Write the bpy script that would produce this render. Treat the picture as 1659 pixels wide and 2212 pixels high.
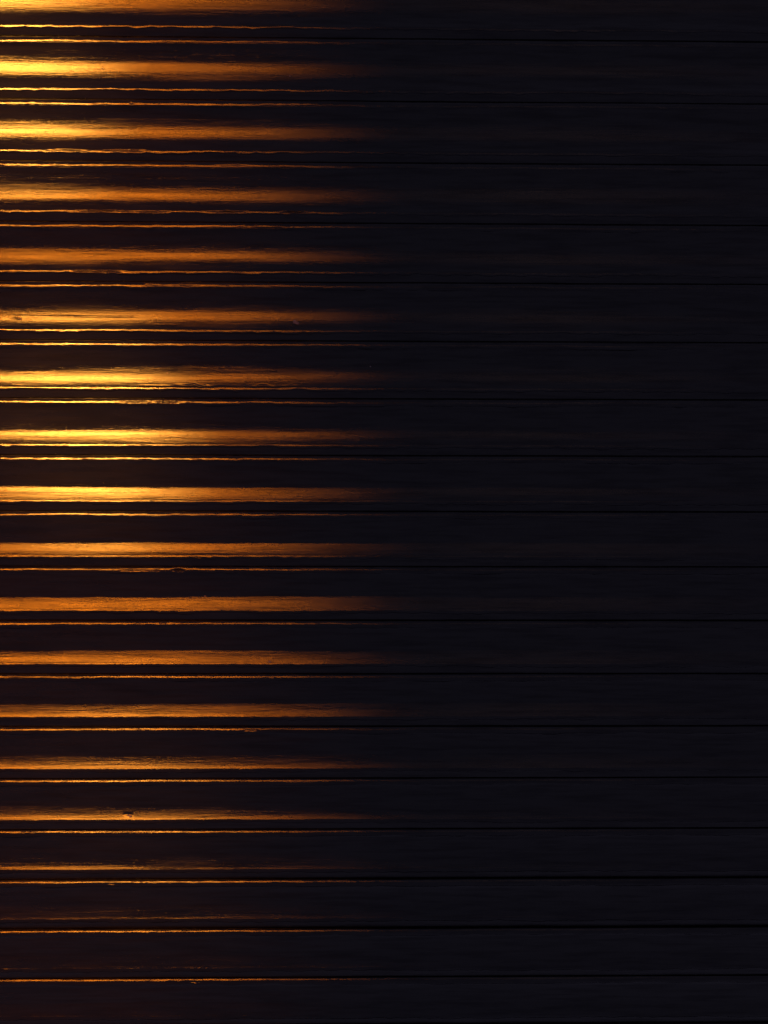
import bpy, math
import numpy as np
from mathutils import Matrix, Vector

S = bpy.context.scene
for o in list(bpy.data.objects):
    bpy.data.objects.remove(o, do_unlink=True)
COL = S.collection

# ------------------------------------------------------------------ camera
D = 1.33                                    # metres from lens to shutter
FPX = 2127.0 / 2212.0                       # focal length / frame height
PITCH, YAW, ROLL = math.radians(8.0), math.radians(0.8), 0.0036
F = Vector((math.sin(YAW) * math.cos(PITCH), math.cos(YAW) * math.cos(PITCH), -math.sin(PITCH)))
R0 = Vector((math.cos(YAW), -math.sin(YAW), 0))
U0 = R0.cross(F)
Rv = R0 * math.cos(ROLL) + U0 * math.sin(ROLL)
Uv = U0 * math.cos(ROLL) - R0 * math.sin(ROLL)
CAMZ = 1.35                                 # lens height above the ground
cam_d = bpy.data.cameras.new('camera')
cam = bpy.data.objects.new('camera', cam_d)
COL.objects.link(cam)
cam.matrix_world = Matrix((
    (Rv.x, Uv.x, -F.x, 0), (Rv.y, Uv.y, -F.y, -D), (Rv.z, Uv.z, -F.z, CAMZ), (0, 0, 0, 1)))
cam_d.sensor_fit = 'VERTICAL'
cam_d.sensor_height = 24.0
cam_d.lens = 24.0 * FPX
cam_d.clip_start = 0.02
cam_d.clip_end = 100
S.camera = cam

# ------------------------------------------------------------------ light
w = bpy.data.worlds.new('World')
S.world = w
w.use_nodes = True
bg = w.node_tree.nodes['Background']
bg.inputs['Color'].default_value = (0.57, 0.53, 0.86, 1)
bg.inputs['Strength'].default_value = 0.15
WARM = (1.0, 0.215, 0.006)


def area(name, loc, aim, sx, sy, power, color):
    l = bpy.data.lights.new(name, 'AREA')
    l.shape = 'RECTANGLE'
    l.size, l.size_y = sx, sy
    l.energy = power
    l.color = color
    o = bpy.data.objects.new(name, l)
    COL.objects.link(o)
    o.location = loc
    d = Vector(aim) - Vector(loc)
    o.rotation_euler = d.to_track_quat('-Z', 'Y').to_euler()
    return o


LZ = CAMZ + 1.45


def spot(name, loc, watts, color, radius, half=75, blend=.125, e_top=-.075, e_bot=-.01):
    """added spot, cone edge placed to end the light along a nearly upright line"""
    l = bpy.data.lights.new(name, 'SPOT')
    l.energy = watts
    l.color = color
    l.shadow_soft_size = radius
    l.spot_size = math.radians(half * 2)
    l.spot_blend = blend
    o = bpy.data.objects.new(name, l)
    COL.objects.link(o)
    o.location = loc
    p = Vector(loc)
    d1 = (Vector((e_top, 0, CAMZ + .45)) - p).normalized()
    d2 = (Vector((e_bot, 0, CAMZ - .90)) - p).normalized()
    c = math.cos(math.radians(half))
    m = d1 + d2
    n = d1.cross(d2).normalized()
    al = c / m.dot(d1)
    g = math.sqrt(max(0, 1 - (al * m).length_squared))
    a = al * m + g * n
    if a.x > (al * m - g * n).x:
        a = al * m - g * n
    o.rotation_euler = a.to_track_quat('-Z', 'Y').to_euler()
    return o


for i, (x, wt) in enumerate(((-2.6, 62), (-2.2, 80), (-1.85, 92), (-1.5, 98), (-1.15, 102), (-.8, 104), (-.45, 106), (-.1, 106))):
    spot('glow_spot', (x, -3.0, LZ), wt, (1.0, 0.215 + (.02 if 1 < i < 5 else 0), 0.005), .15)  # row of added spots standing in for one wide warm source


def beam(name, loc, aim, half, watts, color, radius):
    l = bpy.data.lights.new(name, 'SPOT')
    l.energy = watts
    l.color = color
    l.shadow_soft_size = radius
    l.spot_size = math.radians(half * 2)
    l.spot_blend = 1.0
    o = bpy.data.objects.new(name, l)
    COL.objects.link(o)
    o.location = loc
    o.rotation_euler = (Vector(aim) - Vector(loc)).to_track_quat('-Z', 'Y').to_euler()


HOT = (1.0, 0.42, 0.055)
beam('hot_spot_beam', (-1.50, -3.0, LZ), (-.49, 0, CAMZ + .38), 2.7, 1400, HOT, .07)  # added narrow beams, aimed where the hottest highlights should sit
beam('hot_spot_beam', (-1.27, -3.0, LZ), (-.41, 0, CAMZ - .06), 2.7, 1500, HOT, .07)
beam('hot_spot_beam', (-1.25, -3.0, LZ + .1), (-.36, 0, CAMZ - .62), 3.0, 260, HOT, .07)
area('faint_glow_lamp', (0.75, -3.0, LZ - .1), (0.2, 0, CAMZ), 0.7, 0.4, 0.35, (1.0, 0.5, 0.3))

vs = S.view_settings
vs.view_transform = 'Standard'
vs.look = 'None'
vs.exposure = 0
vs.gamma = 1
vs.use_curve_mapping = False
S.cycles.use_denoising = True


# ------------------------------------------------------------------ material
def gloss_paint(name, rough=0.28, refl=1.0, tint=1.0, ior=1.5):
    m = bpy.data.materials.new(name)
    m.use_nodes = True
    nt = m.node_tree
    nt.nodes.clear()
    N, L = nt.nodes.new, nt.links.new
    out = N('ShaderNodeOutputMaterial')
    geo = N('ShaderNodeNewGeometry')

    def noise(scale, sc, detail=4, rgh=.6):
        mp = N('ShaderNodeMapping')
        mp.inputs['Scale'].default_value = sc
        L(geo.outputs['Position'], mp.inputs['Vector'])
        n = N('ShaderNodeTexNoise')
        n.inputs['Scale'].default_value = scale
        n.inputs['Detail'].default_value = detail
        n.inputs['Roughness'].default_value = rgh
        L(mp.outputs[0], n.inputs['Vector'])
        return n.outputs['Fac']
    fibre = noise(1, (22, 60, 420), 5, .62)        # drawn-out brush and grain lines
    grain = noise(1, (420, 420, 900), 3, .6)       # fine orange peel
    patch = noise(1, (7, 10, 60), 4, .6)
    b1 = N('ShaderNodeBump')
    b1.inputs['Strength'].default_value = 1
    b1.inputs['Distance'].default_value = 0.00027
    L(fibre, b1.inputs['Height'])
    b2 = N('ShaderNodeBump')
    b2.inputs['Strength'].default_value = 1
    b2.inputs['Distance'].default_value = 0.00014
    L(grain, b2.inputs['Height'])
    L(b1.outputs[0], b2.inputs['Normal'])
    mr = N('ShaderNodeMapRange')
    mr.inputs['From Min'].default_value = .3
    mr.inputs['From Max'].default_value = .7
    mr.inputs['To Min'].default_value = rough - .05
    mr.inputs['To Max'].default_value = rough + .05
    L(patch, mr.inputs['Value'])
    dif = N('ShaderNodeBsdfDiffuse')
    cr = N('ShaderNodeMapRange')
    cr.data_type = 'FLOAT_VECTOR'
    cr.inputs[9].default_value = (0.0042 * tint, 0.0035 * tint, 0.004 * tint)
    cr.inputs[10].default_value = (0.008 * tint, 0.0065 * tint, 0.007 * tint)
    cr.inputs[7].default_value = (.3, .3, .3)
    cr.inputs[8].default_value = (.7, .7, .7)
    L(patch, cr.inputs[6])
    L(cr.outputs[1], dif.inputs['Color'])
    gl = N('ShaderNodeBsdfAnisotropic')
    gl.distribution = 'BECKMANN'
    gl.inputs['Color'].default_value = (refl, refl, refl, 1)
    L(mr.outputs[0], gl.inputs['Roughness'])
    smudge = noise(1, (11, 20, 150), 5, .65)
    sr = N('ShaderNodeMapRange')
    sr.inputs['From Min'].default_value = .36
    sr.inputs['From Max'].default_value = .56
    sr.inputs['To Min'].default_value = refl * .72
    sr.inputs['To Max'].default_value = refl
    L(smudge, sr.inputs['Value'])
    L(sr.outputs[0], gl.inputs['Color'])
    fr = N('ShaderNodeFresnel')
    fr.inputs['IOR'].default_value = ior
    mix = N('ShaderNodeMixShader')
    L(fr.outputs[0], mix.inputs[0])
    L(dif.outputs[0], mix.inputs[1])
    L(gl.outputs[0], mix.inputs[2])
    for n in (dif, gl):
        L(b2.outputs[0], n.inputs['Normal'])
    L(mix.outputs[0], out.inputs['Surface'])
    return m


PAINT = gloss_paint('dark_gloss_paint')
EDGE = gloss_paint('rubbed_smooth_paint', .205, 1.0, 1.0, 1.5)
FLAKE = gloss_paint('lit_wood_splinter', .5, 1.0, 28)  # bare-wood colour, lightened so the flakes seem to catch light

# ------------------------------------------------------------------ shutter
PITCHZ = 0.07652
Z0 = 0.4206
X0, X1 = -0.95, 1.15
rng = np.random.default_rng(11)


def vnoise(x, step, seed):
    """smooth 1D value noise"""
    r = np.random.default_rng(seed)
    g = r.uniform(-1, 1, int((X1 - X0) / step) + 6)
    t = (x - X0) / step
    i = np.floor(t).astype(int)
    f = t - i
    f = f * f * (3 - 2 * f)
    return g[i] * (1 - f) + g[i + 1] * f


def vnoise2(x, p, sx, sp, seed):
    r = np.random.default_rng(seed)
    g = r.uniform(-1, 1, (int((X1 - X0) / sx) + 6, int(1.4 / sp) + 6))
    t = (x - X0) / sx
    q = (p + .2) / sp
    i = np.floor(t).astype(int)
    j = np.floor(q).astype(int)
    f = t - i
    f = f * f * (3 - 2 * f)
    h = q - j
    h = h * h * (3 - 2 * h)
    return ((g[i, j] * (1 - f) + g[i + 1, j] * f) * (1 - h) +
            (g[i, j + 1] * (1 - f) + g[i + 1, j + 1] * f) * h)


xs = np.concatenate([np.linspace(X0, -0.56, 60, endpoint=False),
                     np.linspace(-0.56, 0.05, 520, endpoint=False),
                     np.linspace(0.05, 0.62, 240, endpoint=False),
                     np.linspace(0.62, X1, 50)])
NX = len(xs)


def px_to_x(px, z):
    """world x on the shutter for a picture column at height z (rel. lens)"""
    t = (px - 829.5) / 2127.0
    zr = z / D
    depth = F.y + F.z * zr
    return D * (t * depth - Rv.z * zr - Rv.y + 0 + (F.x * 0)) / max(Rv.x - t * F.x, 1e-6)


# profile steepness along the cove: phase, then degrees (upward tilt of the surface)
TP = [.028, .05, .10, .20, .28, .34, .42, .50, .58, .66, .72, .736]
T_SOFT = [-55, -32, -17, -14, -10, -5, 1, 7, 14, 22, 26, 27]
TP2 = [.028, .05, .10, .20, .30, .42, .505, .525, .58, .68, .72, .736]
T_HARD = [-55, -28, -13, -10, -8, -6, -3, 16, 19, 22, 26, 27]

# (slat, phase, column px, length px, half height in phase, depth m): chips knocked out of the edges
CHIPS = [(2, .002, 500, 50, .008, .0007), (8, .775, 420, 30, .008, .0009), (12, .0, 540, 26, .008, .0009), (15, .0, 240, 18, .010, .0008), (1, .775, 150, 70, .010, .0010), (1, .775, 270, 60, .010, .0013),
         (2, .770, 230, 110, .008, .0013), (2, .768, 490, 60, .008, .0016), (2, .768, 635, 45, .008, .0016),
         (2, .785, 330, 60, .010, .0010), (3, .775, 225, 60, .010, .0016), (3, .775, 180, 36, .008, .0012),
         (5, .715, 415, 60, .016, .0016), (5, .715, 570, 36, .016, .0016), (5, .72, 330, 60, .008, .0008),
         (5, .715, 625, 26, .008, .0010),
         (4, .57, 28, 30, .008, .0005), (4, .53, 180, 260, .005, .0005),
         (9, .0, 385, 22, .020, .0022), (9, .012, 285, 40, .010, .0010), (9, .012, 330, 36, .010, .0012),
         (6, .0, 290, 60, .008, .0010), (6, .0, 360, 50, .010, .0011), (13, .66, 275, 16, .02, .0009),
         (1, .004, 283, 6, .02, .0010), (17, .0, 365, 10, .02, .0012), (17, .0, 420, 30, .012, .0010),
         (10, .0, 350, 30, .006, -.0006), (4, .0, 400, 60, .006, .0006), (4, .0, 330, 30, .006, .0008)]


def arc(segs):
    """offsets (down, out) along a bead built of arcs: (from, to, radius, steps)"""
    z, o = [0.0], [0.0]
    for (a0, a1, r, n) in segs:
        t = np.radians(np.linspace(a0, a1, n + 1))
        for i in range(n):
            z.append(z[-1] + r * (math.sin(t[i + 1]) - math.sin(t[i])))
            o.append(o[-1] + r * (math.cos(t[i + 1]) - math.cos(t[i])))
    return np.array(z), np.array(o)


def slat_grid(k):
    zc = Z0 - PITCHZ * k
    sd = 1000 + (k + 5) * 37
    hard = min(max((k - 5.5) / 3.0, 0), 1)
    ph = np.linspace(.028, .736, 62)
    th = (1 - hard) * np.interp(ph, TP, T_SOFT) + hard * np.interp(ph, TP2, T_HARD)
    th = th - 1.15 * max(0, k - 12.5) * np.clip((ph - .5) / .08, 0, 1)   # lower slats shaped with less tilt so their highlight bands fade
    X, P = np.meshgrid(xs, ph, indexing='ij')
    warp = .018 * vnoise(xs, .16, sd)[:, None] + .006 * vnoise(xs, .03, sd + 1)[:, None]
    Pw = np.clip(P + warp * np.sin(np.pi * (P - .028) / .737), .028, .736)
    th = np.interp(Pw.ravel(), ph, th).reshape(P.shape)
    fade = np.clip((P - .1) / .15, 0, 1)
    th = th + fade * (3.0 * vnoise2(X, P, .24, .10, sd + 2) + .8 * vnoise2(X, P, .10, .035, sd + 3)
                      + 0.7 * vnoise2(X, P, .25, .018, sd + 4))
    dz = (ph[1] - ph[0]) * PITCHZ
    out = np.cumsum(np.tan(np.radians(th)) * dz, axis=1)
    out = out + .0016 * vnoise(xs, .42, sd + 20)[:, None] * np.clip((P - .028) / .2, 0, 1)
    # pull the whole cove back to its nominal depth at the rim, gently
    out = out - out[:, :1]
    nominal = np.mean(out[:, -1])
    out = out - (out[:, -1:] - nominal) * np.linspace(0, 1, len(ph))[None, :]
    # ---- lip (convex bead)
    rad = .0017 * (1 + .10 * vnoise(xs, .05, sd + 6) + .08 * vnoise(xs, .012, sd + 7))[:, None]
    wob = (.00030 * vnoise(xs, .09, sd + 8) + .00012 * vnoise(xs, .011, sd + 9))[:, None]
    bz, bo = arc([(150, 100, .0006, 4), (100, 45, .0009, 5), (45, -5, .0086, 12), (-5, -58, .0012, 5)])
    sc = rad / .0017
    lz = .050 * PITCHZ + sc * bz[None, :] + wob
    lo = -.0042 + sc * bo[None, :]
    # start of the cove joins the lip's end
    o_start = lo[:, -1:]
    z_start = lz[:, -1:]
    cz = -P * PITCHZ * (.750 - .0022 * k) / .736
    cz = cz + (z_start - cz[:, :1]) * np.clip(1 - (P - .028) / .10, 0, 1)
    om = float(np.mean(o_start))
    co = out + om + (o_start - om) * np.clip(1 - (P - .028) / .08, 0, 1) ** 2
    # ---- rim (rounded lower edge)
    bz, bo = arc([(27, -5, .0076, 9), (-5, -80, .0010, 5)])
    rr = (1.0 * (1 + .2 * vnoise(xs, .05, sd + 10) + .22 * vnoise(xs, .010, sd + 11)))[:, None]
    wob2 = (.00026 * vnoise(xs, .10, sd + 12) + .00014 * vnoise(xs, .013, sd + 13))[:, None]
    rz = cz[:, -1:] + rr * bz[None, :] + wob2 * np.linspace(0, 1, len(bz))[None, :]
    ro = co[:, -1:] + rr * bo[None, :]
    # ---- return face below the rim
    q = np.linspace(0, 1, 9)[1:]
    fz = rz[:, -1:] + (-.940 * PITCHZ - rz[:, -1:]) * q[None, :]
    fo = ro[:, -1:] - (.0032 * q)[None, :]
    # everything as (x, out, z)
    front_o = np.hstack([co, ro[:, 1:], fo])
    front_z = np.hstack([cz, rz[:, 1:], fz])

    def chip(o_, z_):
        for (kk, p, c, ln, hp, dep) in CHIPS:
            if kk != k:
                continue
            cx = px_to_x(c, zc - p * PITCHZ)
            sx = ln / 2 * 0.000625
            dx = (xs[:, None] - cx) / sx
            jag = 1 + .5 * vnoise(xs, .004, int(c) + k)[:, None]
            dz_ = (z_ + p * PITCHZ) / (hp * PITCHZ * 1.1) + .9 * vnoise(xs, .007, int(c) + 3 * k)[:, None]
            o_ = o_ - dep * jag * np.exp(-np.abs(dx) ** 2.4) * np.exp(-dz_ ** 2)
        return o_
    lo2 = chip(lo, lz)
    front_o = chip(front_o, front_z)
    # tongue behind the slat above: hides the slit
    tb_o = np.full((NX, 1), -.0145)
    bk = [(-.0145, -.80), (-.0145, .13)]
    bottom_o = front_o[:, -1:]
    pts_o = np.hstack([front_o, np.full((NX, 1), -.0105), np.full((NX, 1), -.0105),
                       np.full((NX, 1), -.0165), np.full((NX, 1), -.0165),
                       np.full((NX, 1), -.0125), np.full((NX, 1), -.0125),
                       np.full((NX, 1), -.0054), np.full((NX, 1), -.0054)])
    lowz = front_z[:, -1:]
    pts_z = np.hstack([front_z, lowz, np.full((NX, 1), -.84 * PITCHZ),
                       np.full((NX, 1), -.80 * PITCHZ), np.full((NX, 1), .12 * PITCHZ),
                       np.full((NX, 1), .12 * PITCHZ), np.full((NX, 1), .057 * PITCHZ),
                       np.full((NX, 1), .057 * PITCHZ), np.full((NX, 1), .0)])
    return (pts_o, pts_z), (np.hstack([lo2, np.full((NX, 1), -.0050), np.full((NX, 1), -.0050)]),
                            np.hstack([lz, lz[:, -1:] - .0002, lz[:, :1]]))


def sheet(name, o_, z_, nsm, mat, parent, rim=None):
    n = o_.shape[1]
    V = np.empty((NX, n, 3), np.float32)
    V[:, :, 0] = xs[:, None]
    V[:, :, 1] = -o_
    V[:, :, 2] = z_
    i = np.arange(NX - 1)[:, None] * n
    j = np.arange(n)[None, :]
    j2 = (j + 1) % n
    quads = np.stack([i + j, i + j2, i + n + j2, i + n + j], -1).reshape(-1, 4)
    faces = quads.tolist()
    faces.append(list(range(n))[::-1])
    faces.append([(NX - 1) * n + q for q in range(n)])
    me = bpy.data.meshes.new(name)
    me.from_pydata(V.reshape(-1, 3).tolist(), [], faces)
    me.materials.append(mat)
    sm = np.broadcast_to(j < nsm, (NX - 1, n)).ravel()
    me.polygons.foreach_set('use_smooth', np.append(sm, [False, False]))
    if rim:
        me.materials.append(EDGE)
        mi = np.broadcast_to((j >= rim[0]) & (j < rim[1]), (NX - 1, n)).ravel().astype(np.int32)
        me.polygons.foreach_set('material_index', np.append(mi, [0, 0]).astype(np.int32))
    me.update()
    o = bpy.data.objects.new(name, me)
    COL.objects.link(o)
    o.parent = parent
    return o


shutter = bpy.data.objects.new('roller_shutter', None)
shutter.location = (0, 0, CAMZ + Z0 - PITCHZ * 19)
COL.objects.link(shutter)
shutter['label'] = 'dark gloss painted shutter of horizontal ribbed slats catching orange light on its left half'
shutter['category'] = 'shutter'

slats = {}
for k in range(-2, 19):
    (so, sz), (lo, lz) = slat_grid(k)
    s = sheet('slat', so, sz, so.shape[1] - 9, PAINT, shutter, (61, 75))
    s.location = (0, 0, PITCHZ * (19 - k))
    l = sheet('lip', lo, lz, lo.shape[1] - 3, EDGE, s)
    slats[k] = s


# ------------------------------------------------------------------ loose bits on the paint
def flake(k, p, px, size, tilt, seed):
    r = np.random.default_rng(seed)
    s = slats[k]
    zc = Z0 - PITCHZ * k
    cx = px_to_x(px, zc - p * PITCHZ)
    me0 = s.data
    n = len(me0.vertices) // NX
    ix = int(np.argmin(abs(xs - cx)))
    col = [me0.vertices[ix * n + q].co for q in range(60)]
    v0 = min(col, key=lambda c: abs(c.z + p * PITCHZ))
    vs_, fs = [], []
    m = 9
    for a in range(m):
        t = 2 * math.pi * a / m
        rr = size * (.6 + .6 * r.random())
        vs_.append((rr * math.cos(t), -.0009 - .35 * size * abs(math.sin(t * 1.5)), rr * .55 * math.sin(t)))
    for a in range(m):
        x_, y_, z_ = vs_[a]
        vs_.append((x_ * .8, y_ + .0011, z_ * .8))
    vs_.append((0, -.0016, 0))
    vs_.append((0, .0003, 0))
    for a in range(m):
        b = (a + 1) % m
        fs += [(a, b, 2 * m), (b, a, a + m, b + m)[::-1], (a + m, 2 * m + 1, b + m)]
    me = bpy.data.meshes.new('paint_flake')
    me.from_pydata(vs_, [], fs)
    me.materials.append(FLAKE)
    me.update()
    o = bpy.data.objects.new('paint_flake', me)
    COL.objects.link(o)
    o.parent = s
    o.location = (v0.x, v0.y, v0.z)
    o.rotation_euler = (math.radians(tilt), math.radians(35), 0)


flake(4, .63, 637, .0048, -20, 1)
flake(13, .66, 280, .0040, -15, 2)
flake(4, .57, 40, .0028, 30, 3)
flake(5, .51, 360, .0016, -15, 4)
flake(0, .43, 218, .0014, 40, 5)
flake(0, .54, 626, .0012, -10, 6)
flake(9, .50, 440, .0014, -25, 7)
flake(5, .38, 800, .0012, -20, 8)
flake(10, .73, 582, .0022, -30, 9)
